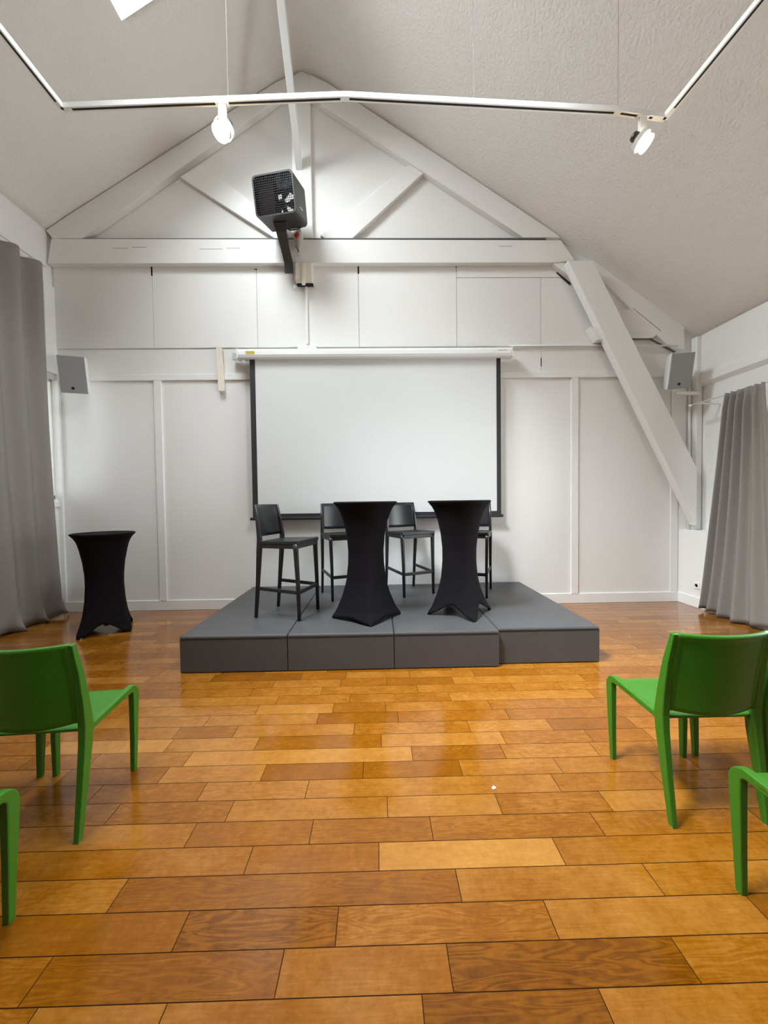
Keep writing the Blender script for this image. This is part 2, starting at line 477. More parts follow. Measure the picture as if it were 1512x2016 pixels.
# left wall
LY0, LY1, LZ0, LZ1 = 1.0, 5.02, 1.50, 3.06
bm = bmesh.new()
box(bm, XL - 0.16, XL, YR, YB + 0.02, -0.05, LZ0)
box(bm, XL - 0.16, XL, YR, YB + 0.02, LZ1, 5.02)
box(bm, XL - 0.16, XL, YR, LY0, LZ0, LZ1)
box(bm, XL - 0.16, XL, LY1, YB + 0.02, LZ0, LZ1)
struct(obj('wall_left', bm, MW))
f = bmesh.new()
for a, b in ((LY0, LY0 + 0.05), (LY1 - 0.012, LY1), (1.9, 1.96), (2.9, 2.96), (3.9, 3.96)):
    box(f, XL - 0.10, XL - 0.04, a, b, LZ0, LZ1)
box(f, XL - 0.10, XL - 0.04, LY0, LY1, LZ0, LZ0 + 0.05); box(f, XL - 0.10, XL - 0.04, LY0, LY1, LZ1 - 0.03, LZ1)
w1 = struct(obj('window_1', f, MP))
obj('pane', B(XL - 0.072, XL - 0.068, LY0, LY1, LZ0, LZ1), MGLS, w1)
bm = bmesh.new(); box(bm, XL, XL + 0.035, 4.88, YB, 3.13, 4.25)
trim(bm)
trim(B(XL, XL + 0.02, 4.6, 5.03, 1.40, 1.48))
struct(obj('wall_rear', prism_y(bmesh.new(), gable, YR - 0.14, YR), MREAR))

# house across the street, seen through the slit beside the left curtain
h = thing('neighbouring_house', 'cream and pink rendered house across the street beyond the left window', 'building', (-9.0, 9.5, 0))
obj('facade', B(-0.3, 0, -4, 5, -3, 6), MPINK, h)
for yy in (-2.6, -1.2, 0.2, 1.6, 3.0):
    for zz in (0.9, 2.6):
        wn = obj('window', B(0, 0.06, yy, yy + 0.8, zz, zz + 1.1), MWP, h)
        obj('pane', B(0.06, 0.065, yy + 0.08, yy + 0.72, zz + 0.08, zz + 1.02), mat('street_pane', (0.2, 0.22, 0.25), 0.2), wn)
obj('string_course', B(0, 0.1, -4, 5, 2.15, 2.35), MWP, h)

# ------------------------------------------------------------------ roof timbers
YF = YB - 0.09
bm = prism_y(bmesh.new(), [(-4.18, 4.515), (2.40, 4.515), (2.62, 4.545), (2.44, 4.80), (-4.12, 4.825)], YF, YB)
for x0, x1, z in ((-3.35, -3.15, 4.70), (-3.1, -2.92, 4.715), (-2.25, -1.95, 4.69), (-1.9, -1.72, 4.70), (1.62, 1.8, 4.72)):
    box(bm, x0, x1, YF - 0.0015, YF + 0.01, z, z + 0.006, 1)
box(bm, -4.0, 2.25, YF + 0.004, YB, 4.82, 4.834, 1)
tag(obj('tie_beam', bm, [MP, MLINE], bevel=0.006), 'long white horizontal tie beam crossing the stage wall below the gable', 'beam')
bm = prism_y(bmesh.new(), [(-1.045, 4.825), (-0.80, 4.825), (-0.80, 6.9), (-0.90, 6.95), (-1.045, 6.87)], YB - 0.07, YB)
tag(obj('king_post', bm, MP, bevel=0.005), 'upright white post in the middle of the gable, above the tie beam', 'beam')


def timber(name, pts, y0, label, group):
    return tag(obj(name, prism_y(bmesh.new(), pts, y0, YB), MP, bevel=0.006), label, 'beam', group)


RG, SG = 'sloping rafters along the gable', 'diagonal struts in the gable'
timber('rafter', [(-1.045, 6.68), (-1.045, 6.87), (-1.25, 6.77), (-2.5, 5.99), (-3.9, 5.12), (-4.19, 4.93), (-4.10, 4.83), (-3.74, 4.83)], YF, 'white sloping rafter on the left side of the gable', RG)
timber('rafter', [(-0.80, 6.60), (-0.80, 6.89), (-0.55, 6.77), (1.2, 5.65), (2.38, 4.885), (2.44, 4.835), (1.95, 4.835)], YF, 'white sloping rafter on the right side of the gable', RG)
timber('strut', [(-2.50, 5.635), (-1.26, 4.836), (-1.05, 4.836), (-1.05, 4.93), (-2.22, 5.80)], YB - 0.05, 'white diagonal strut from the left rafter down towards the heater', SG)
timber('strut', [(0.68, 5.70), (-0.29, 4.836), (-0.62, 4.836), (-0.70, 4.88), (0.46, 5.78)], YB - 0.065, 'white diagonal strut from the right rafter down to the foot of the king post', SG)
# big raking brace at the right
bm = prism_y(bmesh.new(), [(2.47, 4.47), (2.80, 4.47), (4.18, 1.80), (4.18, 1.05)], YB - 0.20, YB - 0.085)
tag(obj('raking_brace', bm, MP, bevel=0.008), 'thick white raking brace leaning from the tie beam down to the right corner', 'beam')
bm = prism_y(bmesh.new(), [(2.80, 3.66), (2.93, 3.66), (3.02, 3.5), (2.96, 3.49), (2.90, 3.49)], YB - 0.14, YB - 0.02)
tag(obj('wooden_block', bm, MP, bevel=0.004), 'small white wooden block tucked behind the left edge of the raking brace', 'block')
bm = board(bmesh.new(), (2.32, 4.52), (2.62, 4.30), 0.10, YB - 0.08, YB - 0.015)
bm2 = bm
prism_y(bm2, [(2.42, 4.43), (2.60, 4.29), (2.59, 4.26), (2.41, 4.42)], YB - 0.03, YB - 0.014, 1)
tag(obj('corner_wedge', bm2, [MP, MDARK], bevel=0.003), 'small white wedge with a dark gap under the right end of the tie beam', 'block')
# rafter foot board at the upper right, with its gap
bm = prism_y(bmesh.new(), [(2.80, 4.50), (2.92, 4.56), (4.12, 3.69), (4.12, 3.40), (3.95, 3.40)], YB - 0.05, YB)
tag(obj('wall_plate_board', bm, MP, bevel=0.004), 'white sloping board following the ceiling down to the right corner', 'beam')
bm = prism_y(bmesh.new(), [(3.0, 3.56), (3.70, 3.55), (3.78, 3.62), (3.40, 3.93), (2.95, 3.93)], YB - 0.035, YB - 0.01)
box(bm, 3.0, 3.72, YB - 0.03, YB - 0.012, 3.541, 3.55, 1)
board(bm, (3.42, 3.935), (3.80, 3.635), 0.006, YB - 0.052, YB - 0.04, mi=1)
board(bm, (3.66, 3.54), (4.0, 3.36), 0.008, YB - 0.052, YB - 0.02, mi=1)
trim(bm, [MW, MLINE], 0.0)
# corner post + pipes
tag(obj('corner_post', B(4.245, 4.33, YB - 0.10, YB, 0.985, 3.55), MP, bevel=0.012), 'white square post standing on the ledge in the right corner', 'post')
bm = bmesh.new(); tube(bm, [(4.215, YB - 0.025, 0.985), (4.215, YB - 0.025, 3.05)], 0.018)
tag(obj('water_pipe', bm, MP, smooth=True), 'thin white painted pipe running up beside the right corner post', 'pipe')
bm = bmesh.new(); tube(bm, [(1.78, YB - 0.03, 3.462), (2.9, YB - 0.03, 3.462), (3.3, YB - 0.04, 3.455), (4.02, YB - 0.06, 3.44)], 0.011)
tag(obj('conduit', bm, MP, smooth=True), 'thin white horizontal conduit running from the screen housing to the right speaker', 'pipe')
# ridge brace coming forward from the king post
bm = bmesh.new(); sweep(bm, [(-0.955, YB - 0.03, 5.72), (-0.907, 3.62, 6.86)], [(-0.04, -0.04), (0.04, -0.04), (0.04, 0.04), (-0.04, 0.04)])
tag(obj('ridge_brace', bm, mat('bright_white_paint', (0.86, 0.87, 0.86), 0.4), bevel=0.004), 'bright white square brace rising from the king post towards the ridge', 'beam')

# ------------------------------------------------------------------ stage: four modules side by side
SH = 0.312
mods = [(-1.665, -0.772, 3.128, 4.985), (-0.768, 0.121, 3.128, 4.985), (0.125, 1.012, 3.130, 4.985), (1.018, 1.905, 3.185, 5.02)]
mlab = ['dark grey upholstered stage block, leftmost of the four, under the left bar stool', 'dark grey upholstered stage block, second from the left, under the left covered table',
        'dark grey upholstered stage block, third from the left, under the right covered table', 'dark grey upholstered stage block at the right end, set slightly back and left empty']
for (x0, x1, y0, y1), lb in zip(mods, mlab):
    t = thing('stage_block', lb, 'stage block', ((x0 + x1) / 2, (y0 + y1) / 2, 0), 0, 'upholstered stage blocks')
    wx, wy = (x1 - x0) / 2, (y1 - y0) / 2
    obj('block_body', B(-wx, wx, -wy, wy, 0.004, SH - 0.03), MSTG, t, bevel=0.008)
    obj('top_pad', B(-wx, wx, -wy, wy, SH - 0.031, SH), MSTG, t, bevel=0.012)
    obj('side_seam', B(-wx - 0.001, wx + 0.001, -wy - 0.001, wy + 0.001, SH - 0.034, SH - 0.031), MBOR, t)

# ------------------------------------------------------------------ covered cocktail tables
def lerp(a, b, t): return a + (b - a) * t


def covered_table(label, loc, rotz, arch, qmin=1.08, prof=None):
    t = thing('cocktail_table', label, 'cocktail table', loc, rotz, 'cocktail tables in black stretch covers')
    Hh = 1.10
    rad = prof or [(0.0, 0.335), (0.03, 0.322), (0.05, 0.305), (0.096, 0.277), (0.218, 0.226), (0.30, 0.202), (0.358, 0.188), (0.515, 0.170), (0.637, 0.167), (0.777, 0.178), (0.917, 0.206), (1.0, 0.236), (1.05, 0.262), (1.085, 0.292), (1.10, 0.305)]

    def R(z):
        for a, b in zip(rad, rad[1:]):
            if a[0] <= z <= b[0]: return lerp(a[1], b[1], (z - a[0]) / (b[0] - a[0]))
        return rad[-1][1]
    N = 128; K = 44; bm = bmesh.new(); rings = []
    for k in range(K + 1):
        ring = []
        for i in range(N):
            th = 2 * math.pi * i / N
            u = abs(math.sin(2 * th))                        # 0 at the feet, 1 mid side
            hem = 0.003 + arch * u ** 1.3
            z = lerp(hem, Hh, (k / K))
            r = R(z)
            b = max(0.0, min(1.0, (0.95 - z) / 0.85)); b = b * b * (3 - 2 * b)
            q = lerp(2.0, qmin, b)
            c = abs(math.cos(th)); s = abs(math.sin(th))
            rr = r * (c ** q + s ** q) ** (-1 / q)
            ring.append(bm.verts.new((rr * math.cos(th), rr * math.sin(th), z)))
        rings.append(ring)
    for a, b in zip(rings, rings[1:]):
        for i in range(N):
            bm.faces.new((a[i], a[(i + 1) % N], b[(i + 1) % N], b[i]))
    o = obj('stretch_cover', bm, MSPX, t, smooth=True)
    sd = o.modifiers.new('solid', 'SOLIDIFY'); sd.thickness = 0.004; sd.offset = -1
    bm = lathe(bmesh.new(), [(0, 1.098), (0.25, 1.098), (0.278, 1.101), (0.29, 1.106), (0.298, 1.104), (0.302, 1.096), (0.298, 1.085), (0.28, 1.08), (0, 1.08)], 64)
    obj('top_cover', bm, MSPX, t, smooth=True)
    bm = bmesh.new(); tube(bm, [(0, 0, 0.05), (0, 0, 1.08)], 0.025)
    obj('pole', bm, MMET, t, smooth=True)
    bm = bmesh.new()
    for a in (0, 1, 2, 3):
        c, s = math.cos(a * math.pi / 2), math.sin(a * math.pi / 2)
        b1 = lathe(bmesh.new(), [(0, 0.0), (0.014, 0.0), (0.017, 0.004), (0.017, 0.012), (0.012, 0.02), (0, 0.022)], 14, mat4=Matrix.Translation((0.318 * c, 0.318 * s, 0)))
        obj('foot_pocket', b1, MSPX, t, smooth=True)
    bm.free()
    return t


def rot_of(fx, fy): return math.atan2(fy, fx) + math.pi / 2


covered_table('black stretch-covered cocktail table on the stage, left of the pair, hem close to the stage', (-0.118, 3.615, SH), math.radians(8), 0.03)
covered_table('black stretch-covered cocktail table on the stage, right of the pair, with arched hem', (0.800, 3.685, SH), math.radians(11), 0.11)
covered_table('black stretch-covered cocktail table alone on the wooden floor beside the left curtain', (-3.10, 4.29, 0), math.radians(-14), 0.12,
              qmin=1.25, prof=[(0.0, 0.33), (0.03, 0.32), (0.08, 0.29), (0.15, 0.265), (0.218, 0.245), (0.358, 0.212), (0.515, 0.190), (0.637, 0.186), (0.777, 0.194), (0.917, 0.217), (1.0, 0.238), (1.05, 0.262), (1.085, 0.292), (1.10, 0.305)])

# ------------------------------------------------------------------ bar stools
def make_stool(label):
    t = thing('bar_stool', label, 'bar stool', (0, 0, 0), 0, 'black bar stools on the stage')
    pr = rrect(1, 1, 0.22, 3)
    w_, wt = 0.20, 0.205
    for s in (-1, 1):
        bm = bmesh.new()   # front leg
        path = [(s * w_, -0.225, 0.0), (s * w_, -0.218, 0.35), (s * wt, -0.205, 0.66), (s * wt, -0.20, 0.715)]
        sweep(bm, path, pr, sizes=[(0.026, 0.028), (0.031, 0.034), (0.036, 0.042), (0.042, 0.055)])
        obj('leg', bm, MBLK, t, smooth=True)
        bm = bmesh.new()   # rear leg running on as the upright of the backrest
        path = [(s * w_, 0.235, 0.0), (s * w_, 0.205, 0.35), (s * wt, 0.18, 0.66), (s * wt, 0.175, 0.76), (s * (wt - 0.004), 0.195, 0.92), (s * (wt - 0.010), 0.222, 1.085)]
        sweep(bm, path, pr, sizes=[(0.026, 0.028), (0.031, 0.036), (0.036, 0.05), (0.034, 0.045), (0.028, 0.034), (0.020, 0.022)])
        obj('leg', bm, MBLK, t, smooth=True)
    # seat: gently dished top with an apron
    bm = bmesh.new(); n = 12; g = {}
    for i in range(n + 1):
        for j in range(n + 1):
            x = lerp(-0.222, 0.222, i / n); y = lerp(-0.235, 0.19, j / n)
            d = 0.014 * (1 - (2 * i / n - 1) ** 2) * (1 - (2 * j / n - 1) ** 2)
            g[i, j] = bm.verts.new((x, y, 0.748 - d - 0.012 * (j / n)))
    for i in range(n):
        for j in range(n): bm.faces.new((g[i, j], g[i + 1, j], g[i + 1, j + 1], g[i, j + 1]))
    r = bmesh.ops.extrude_face_region(bm, geom=list(bm.faces))
    for e in r['geom']:
        if isinstance(e, bmesh.types.BMVert): e.co.z = 0.712 - 0.0 * e.co.y
    obj('seat', bm, MBLK, t, bevel=0.006)
    bm = bmesh.new()
    box(bm, -0.19, 0.19, -0.222, -0.198, 0.672, 0.714); box(bm, -0.215, -0.195, -0.2, 0.17, 0.672, 0.714); box(bm, 0.195, 0.215, -0.2, 0.17, 0.672, 0.714); box(bm, -0.19, 0.19, 0.16, 0.18, 0.672, 0.714)
    obj('seat_frame', bm, MBLK, t, bevel=0.003)
    # curved back panel
    bm = bmesh.new(); n = 14; g = {}
    for i in range(n + 1):
        for j in range(9):
            u = 2 * i / n - 1; v = j / 8
            bottom = 0.782 - 0.006 * (1 - u * u); top = 1.088 - 0.012 * (1 - u * u) * 0
            z = lerp(bottom, top, v)
            yb = lerp(0.178, 0.222, v) + 0.040 * (1 - u * u)
            g[i, j] = bm.verts.new((u * (0.200 - 0.008 * v), yb, z))
    for i in range(n):
        for j in range(8): bm.faces.new((g[i, j], g[i + 1, j], g[i + 1, j + 1], g[i, j + 1]))
    o = obj('backrest', bm, MBLK, t, smooth=True)
    sd = o.modifiers.new('solid', 'SOLIDIFY'); sd.thickness = 0.012; sd.offset = 0
    bm = bmesh.new()
    sweep(bm, [(-0.2, 0.21, 0.285), (-0.2, 0.03, 0.275), (-0.2, -0.20, 0.262)], rrect(0.018, 0.034, 0.005, 2))
    sweep(bm, [(0.2, 0.21, 0.285), (0.2, 0.03, 0.275), (0.2, -0.20, 0.262)], rrect(0.018, 0.034, 0.005, 2))
    sweep(bm, [(-0.2, -0.221, 0.262), (-0.1, -0.224, 0.262), (0.1, -0.224, 0.262), (0.2, -0.221, 0.262)], rrect(0.022, 0.036, 0.006, 2), side=Vector((0, 1, 0)))
    obj('footrest', bm, MBLK, t, smooth=False)
    return t


def face(fx, fy): return math.atan2(fy, fx) + math.pi / 2   # local front is -y


st = make_stool('black plastic bar stool at the left end of the stage, turned sideways, fully visible')
st.location = (-0.903, 3.742, SH + 0.002); st.rotation_euler.z = face(0.96, -0.28)
dup(st, (-0.415, 4.445, SH + 0.002), face(0.38, -0.925), 'black plastic bar stool half hidden behind the left covered table, on its left side')
dup(st, (0.375, 4.565, SH + 0.002), face(0.43, -0.90), 'black plastic bar stool standing between the two covered tables on the stage')
dup(st, (1.115, 4.47, SH + 0.002), face(-0.38, -0.925), 'black plastic bar stool almost hidden behind the right covered table')

# ------------------------------------------------------------------ green stacking chairs
def make_chair(label):
    t = thing('stacking_chair', label, 'chair', (0, 0, 0), 0, 'green plastic chairs')
    pr = rrect(1, 1, 0.10, 1)
    for s in (-1, 1):
        # front leg turning over into the side rail of the seat (front is +y)
        path = [(s * 0.193, 0.205, 0.0), (s * 0.196, 0.212, 0.20), (s * 0.194, 0.222, 0.36)]
        sz = [(0.024, 0.026), (0.028, 0.036), (0.032, 0.046)]
        for a in range(0, 91, 15):
            A = math.radians(a)
            path.append((s * 0.193, 0.182 + 0.042 * math.cos(A), 0.400 + 0.042 * math.sin(A))); sz.append((0.032, lerp(0.048, 0.034, a / 90)))
        path += [(s * 0.196, 0.05, 0.438), (s * 0.200, -0.10, 0.434), (s * 0.202, -0.155, 0.436)]; sz += [(0.030, 0.030), (0.030, 0.028), (0.032, 0.032)]
        bm = sweep(bmesh.new(), path, pr, sizes=sz)
        obj('leg', bm, MGRN, t, smooth=False, bevel=0.004)
        # rear leg, running up as the backrest upright
        path = [(s * 0.205, -0.225, 0.0), (s * 0.206, -0.195, 0.18), (s * 0.206, -0.163, 0.38), (s * 0.206, -0.157, 0.46), (s * 0.206, -0.168, 0.56), (s * 0.205, -0.190, 0.70), (s * 0.203, -0.222, 0.835)]
        sz = [(0.024, 0.028), (0.029, 0.038), (0.034, 0.052), (0.036, 0.054), (0.034, 0.044), (0.030, 0.034), (0.022, 0.022)]
        bm = sweep(bmesh.new(), path, pr, sizes=sz)
        obj('leg', bm, MGRN, t, smooth=False, bevel=0.004)
        obj('foot_glide', B(s * 0.205 - 0.012, s * 0.205 + 0.012, -0.237, -0.213, -0.001, 0.003), MFELT, t)
    # seat shell
    bm = bmesh.new(); g = {}; n = 14
    for i in range(n + 1):
        for j in range(n + 1):
            u = 2 * i / n - 1; v = j / n
            y = lerp(-0.165, 0.222, v)
            z = 0.452 - 0.016 * (1 - u * u) * math.sin(math.pi * min(1, v * 1.05)) - 0.004 * (1 - v)
            if v > 0.85: z -= 0.035 * ((v - 0.85) / 0.15) ** 2
            g[i, j] = bm.verts.new((u * lerp(0.212, 0.208, v), y, z))
    for i in range(n):
        for j in range(n): bm.faces.new((g[i, j], g[i + 1, j], g[i + 1, j + 1], g[i, j + 1]))
    o = obj('seat', bm, MGRN, t, smooth=True)
    sd = o.modifiers.new('solid', 'SOLIDIFY'); sd.thickness = 0.012; sd.offset = -1
    # back shell: recessed panel with a raised border
    def skin(u, v, off):
        bottom = 0.484 - 0.016 * (1 - u * u)
        z = lerp(bottom, 0.838 - 0.004 * (1 - u * u), v)
        y = lerp(-0.167, -0.222, v ** 1.4) - 0.040 * (1 - u ** 2) + off
        return (u * lerp(0.206, 0.203, v), y, z)
    bm = bmesh.new(); g = {}; us = [-1, -0.9, -0.84] + [-0.8 + 1.6 * k / 12 for k in range(13)] + [0.84, 0.9, 1]; vs = [0, 0.05, 0.25, 0.5, 0.75, 0.9, 0.925, 0.96, 1]
    for i, u in enumerate(us):
        for j, v in enumerate(vs):
            rec = 0.006 if (abs(u) < 0.86 and v < 0.94) else 0.0
            g[i, j] = bm.verts.new(skin(u, v, rec))
    for i in range(len(us) - 1):
        for j in range(len(vs) - 1): bm.faces.new((g[i, j], g[i + 1, j], g[i + 1, j + 1], g[i, j + 1]))
    o = obj('backrest', bm, MGRN, t, smooth=True)
    sd = o.modifiers.new('solid', 'SOLIDIFY'); sd.thickness = 0.015; sd.offset = 0
    return t


def chair_at(root, x, y, rz, label, first=False):
    if first:
        root.location = (x, y, 0); root.rotation_euler.z = rz; root['label'] = label; return root
    return dup(root, (x, y, 0), rz, label)


ch = make_chair('')
chair_at(ch, 1.458, 1.785, 0.0, 'green plastic chair seen whole from behind, right of the aisle', True)
chair_at(ch, -1.498, 1.775, 0.07, 'green plastic chair cut off by the left picture edge, in the front row')
chair_at(ch, 1.925, 1.80, 0.02, 'green plastic chair at the right picture edge, beside the whole front-row chair')
chair_at(ch, -1.968, 1.75, 0.05, 'green plastic chair with only a front leg showing behind the left front-row chair')
chair_at(ch, 1.475, 1.080, 0.0, 'green plastic chair in the second row, front corner and leg at lower right')
chair_at(ch, -1.462, 1.055, 0.02, 'green plastic chair in the second row on the left, only a front leg in view')

# ------------------------------------------------------------------ curtains
def curtain(name, label, group, fx, yz, n_u=220, n_v=60, thick=0.003):
    bm = bmesh.new(); g = {}
    for i in range(n_u + 1):
        for j in range(n_v + 1):
            u, v = i / n_u, j / n_v
            g[i, j] = bm.verts.new(fx(u, v))
    for i in range(n_u):
        for j in range(n_v): bm.faces.new((g[i, j], g[i + 1, j], g[i + 1, j + 1], g[i, j + 1]))
    o = obj(name, bm, MCUR, smooth=True)
    sd = o.modifiers.new('solid', 'SOLIDIFY'); sd.thickness = thick; sd.offset = 0
    return o


def left_c(u, v):
    # u: 0 at the stage end, v: 0 bottom
    far = lerp(4.93, 4.70, min(1, v ** 0.35 * 1.05)); near = 1.6
    y = lerp(far, near, u)
    z = lerp(0.02 + 0.015 * math.sin(u * 60), 4.33 + 0.012 * math.sin(u * 2 * math.pi * 11), v)
    amp = lerp(0.040, 0.060, v)
    ph = u * 2 * math.pi * 11 + 0.5 * math.sin(u * 9 + v * 1.5)
    x = -4.055 + amp * math.sin(ph) + 0.012 * math.sin(u * 75 + v * 7) * (1 - v)
    if v < 0.10: x += 0.02 * math.sin(u * 140 + v * 60) * (1 - v / 0.10)
    return (x, y, z)


lc = thing('curtain', 'tall grey curtain hanging along the left wall beside the cocktail table', 'curtain', (-4.05, 3.2, 0), 0, 'grey floor-length curtains')
o = curtain('curtain_cloth', '', None, left_c, None); o.parent = lc; o.location = (4.05, -3.2, 0)
bm = bmesh.new(); tube(bm, [(-4.05, 1.5, 4.36), (-4.05, 4.78, 4.36)], 0.010)
for y in (2.0, 3.3, 4.6): tube(bm, [(-4.05, y, 4.36), (-4.195, y, 4.36)], 0.006)
tag(obj('curtain_rail', bm, MP, smooth=True), 'white curtain rail along the left wall', 'curtain rail')


def right_c(u, v):
    yl_top, yl_bot = 4.30, 4.60
    yr_top, yr_bot = 3.84, 3.60
    a = v ** 0.8
    yl = lerp(yl_bot, yl_top, a); yr = lerp(yr_bot, yr_top, a)
    uu = u ** lerp(1.35, 1.0, v)
    y = lerp(yl, yr, uu)
    z = lerp(0.03 + 0.02 * math.sin(u * 9), 2.60 - 0.004 + 0.012 * abs(math.sin(u * math.pi * 7)), v)
    amp = 0.042 * (1 - 0.75 * max(0, u - 0.5) / 0.5) * lerp(1.15, 1.0, v)
    x = 4.005 + amp * math.sin(u ** 0.9 * 2 * math.pi * 6.0 + 0.6 * (1 - v)) + 0.01 * math.sin(u * 31 + v * 5) * (1 - v)
    if v > 0.93: x = lerp(x, 4.02 + 0.02 * math.sin(u * 2 * math.pi * 7), (v - 0.93) / 0.14)
    if u > 0.7: x += 0.05 * (u - 0.7) / 0.3 * (1 - v)
    return (x, y, z)


rc = thing('curtain', 'grey pleated curtain drawn aside at the right window', 'curtain', (4.02, 4.1, 0), 0, 'grey floor-length curtains')
o = curtain('curtain_cloth', '', None, right_c, None, 160, 50); o.parent = rc; o.location = (-4.02, -4.1, 0)
rd = thing('curtain_rod', 'thin white curtain rod with brackets on the right wall above the window', 'curtain rod', (4.04, 4.4, 2.60))
bm = bmesh.new(); tube(bm, [(0, 0.38, 0), (0, -6.0, 0)], 0.008); obj('rod', bm, MP, rd, smooth=True)
obj('finial', lathe(bmesh.new(), [(0, -0.03), (0.012, -0.02), (0.016, 0), (0.012, 0.02), (0, 0.03)], 12, mat4=Matrix.Translation((0, 0.40, 0)) @ Matrix.Rotation(math.pi / 2, 4, 'X')), MP, rd, smooth=True)
for yy in (0.30, -3.2):
    bm = bmesh.new(); tube(bm, [(0, yy, 0), (0.29, yy, -0.01)], 0.007); obj('bracket', bm, MP, rd, smooth=True)
# ------------------------------------------------------------------ projection screen
ps = thing('projection_screen', 'white roll-down projection screen with black borders on the back wall', 'projection screen', (0, 4.93, 3.33))
prof = [(-0.055, -0.052), (-0.03, -0.062), (0.045, -0.062), (0.06, -0.05), (0.06, 0.06), (-0.01, 0.068), (-0.04, 0.058), (-0.06, 0.03), (-0.065, -0.02)]
bm = bmesh.new()
a = [bm.verts.new((-1.757, y, z)) for y, z in prof]; b = [bm.verts.new((1.757, y, z)) for y, z in prof]
bm.faces.new(a); bm.faces.new(b[::-1])
for i in range(len(prof)): bm.faces.new((a[i], b[i], b[(i + 1) % len(prof)], a[(i + 1) % len(prof)]))
hs = obj('housing', bm, mat('glossy_white_housing', (0.80, 0.81, 0.79), 0.18, noise_amt=0.0), ps, bevel=0.004)
for s in (-1, 1):
    obj('end_cap', B(*sorted((s * 1.757, s * 1.775)), -0.062, 0.062, -0.062, 0.066), MWP, ps, bevel=0.006)
obj('mounting_plate', B(-1.86, -1.775, 0.03, 0.06, -0.05, 0.045), mat('galvanised_plate', (0.62, 0.64, 0.66), 0.4, metal=0.3), ps, bevel=0.003)
lb = obj('warning_label', B(-1.655, -1.54, -0.0665, -0.058, -0.014, 0.026), MYEL, ps)
for z in (-0.004, 0.006, 0.016): obj('label_print', B(-1.645, -1.55, -0.0672, -0.066, z - 0.0015, z + 0.0015), mat('label_ink', (0.25, 0.2, 0.05), 0.6), lb)
obj('maker_badge', B(1.575, 1.69, -0.0665, -0.06, 0.018, 0.027), mat('pale_badge', (0.66, 0.67, 0.68), 0.3), ps)
sc_ = [(-1.630, 1.650, -0.065, -2.075)]
obj('screen_cloth', B(-1.558, 1.572, 0.0, 0.003, -2.07, -0.055), MSCR, ps)
obj('side_border', B(-1.628, -1.5605, 0.0, 0.003, -2.07, -0.055), MBOR, ps)
obj('side_border', B(1.5745, 1.630, 0.0, 0.003, -2.07, -0.055), MBOR, ps)
obj('bottom_border', B(-1.628, 1.630, -0.0005, 0.0035, -2.10, -2.055), MBOR, ps)
bm = bmesh.new(); tube(bm, [(-1.66, 0.0, -2.118), (1.65, 0.0, -2.118)], 0.020, 14)
obj('weight_bar', bm, MBOR, ps, smooth=True)
bm = bmesh.new()
pth = [(-1.80, 0.02, -0.06), (-1.80, 0.0, -0.085), (-1.76, -0.01, -0.115), (-1.71, -0.01, -0.128), (-1.66, 0.0, -0.115), (-1.655, 0.0, -0.08)]
tube(bm, pth, 0.006)
obj('power_lead', bm, mat('grey_cable', (0.45, 0.45, 0.45), 0.5), ps, smooth=True)
obj('lead_plug', B(-1.735, -1.69, -0.02, 0.02, -0.115, -0.065), MWP, ps, bevel=0.008)

# ------------------------------------------------------------------ loudspeakers
def speaker(label, c, yaw, tilt, w, h, d=0.20):
    t = thing('loudspeaker', label, 'loudspeaker', c, 0, 'white wall loudspeakers')
    t.rotation_mode = 'XYZ'
    t.rotation_euler = (tilt, 0, yaw)
    bm = bmesh.new()
    f = [(-w / 2, 0.004, -h / 2), (w / 2, 0.004, -h / 2), (w / 2, 0.004, h / 2), (-w / 2, 0.004, h / 2)]
    k = 0.68
    g = [(-w / 2 * k, d, -h / 2 * 0.9), (w / 2 * k, d, -h / 2 * 0.9), (w / 2 * k, d, h / 2 * 0.9), (-w / 2 * k, d, h / 2 * 0.9)]
    m_ = [(x, 0.05, z) for x, y, z in f]
    R_ = [[bm.verts.new(p) for p in q] for q in (f, m_, g)]
    bm.faces.new(R_[0]); bm.faces.new(R_[2][::-1])
    for a, b in zip(R_, R_[1:]):
        for i in range(4): bm.faces.new((a[i], b[i], b[(i + 1) % 4], a[(i + 1) % 4]))
    obj('cabinet', bm, MWP, t, bevel=0.008)
    obj('grille', B(-w / 2 + 0.002, w / 2 - 0.002, -0.012, 0.004, -h / 2 + 0.002, h / 2 - 0.002), MSPK, t, bevel=0.006)
    obj('badge', lathe(bmesh.new(), [(0, 0), (0.017, 0), (0.017, 0.004), (0, 0.005)], 20, mat4=Matrix.Translation((-0.01, -0.0115, -h / 2 + 0.06)) @ Matrix.Rotation(math.pi / 2, 4, 'X')), MBLK, t)
    obj('wall_bracket', B(-0.03, 0.03, d - 0.01, d + 0.04, -0.06, 0.06), MWP, t, bevel=0.004)
    return t


speaker('grey-fronted white loudspeaker mounted high on the back wall, by the left curtain', (-3.742, 4.75, 3.030), 0.293, 0.200, 0.286, 0.440)
speaker('grey-fronted white loudspeaker mounted high in the right corner beside the brace', (3.873, 4.75, 3.025), -0.182, 0.219, 0.265, 0.436)
tag(obj('speaker_arm', B(3.93, 4.25, 4.90, 4.93, 2.77, 2.81), MP, bevel=0.004), 'short white metal arm below the right loudspeaker', 'bracket')

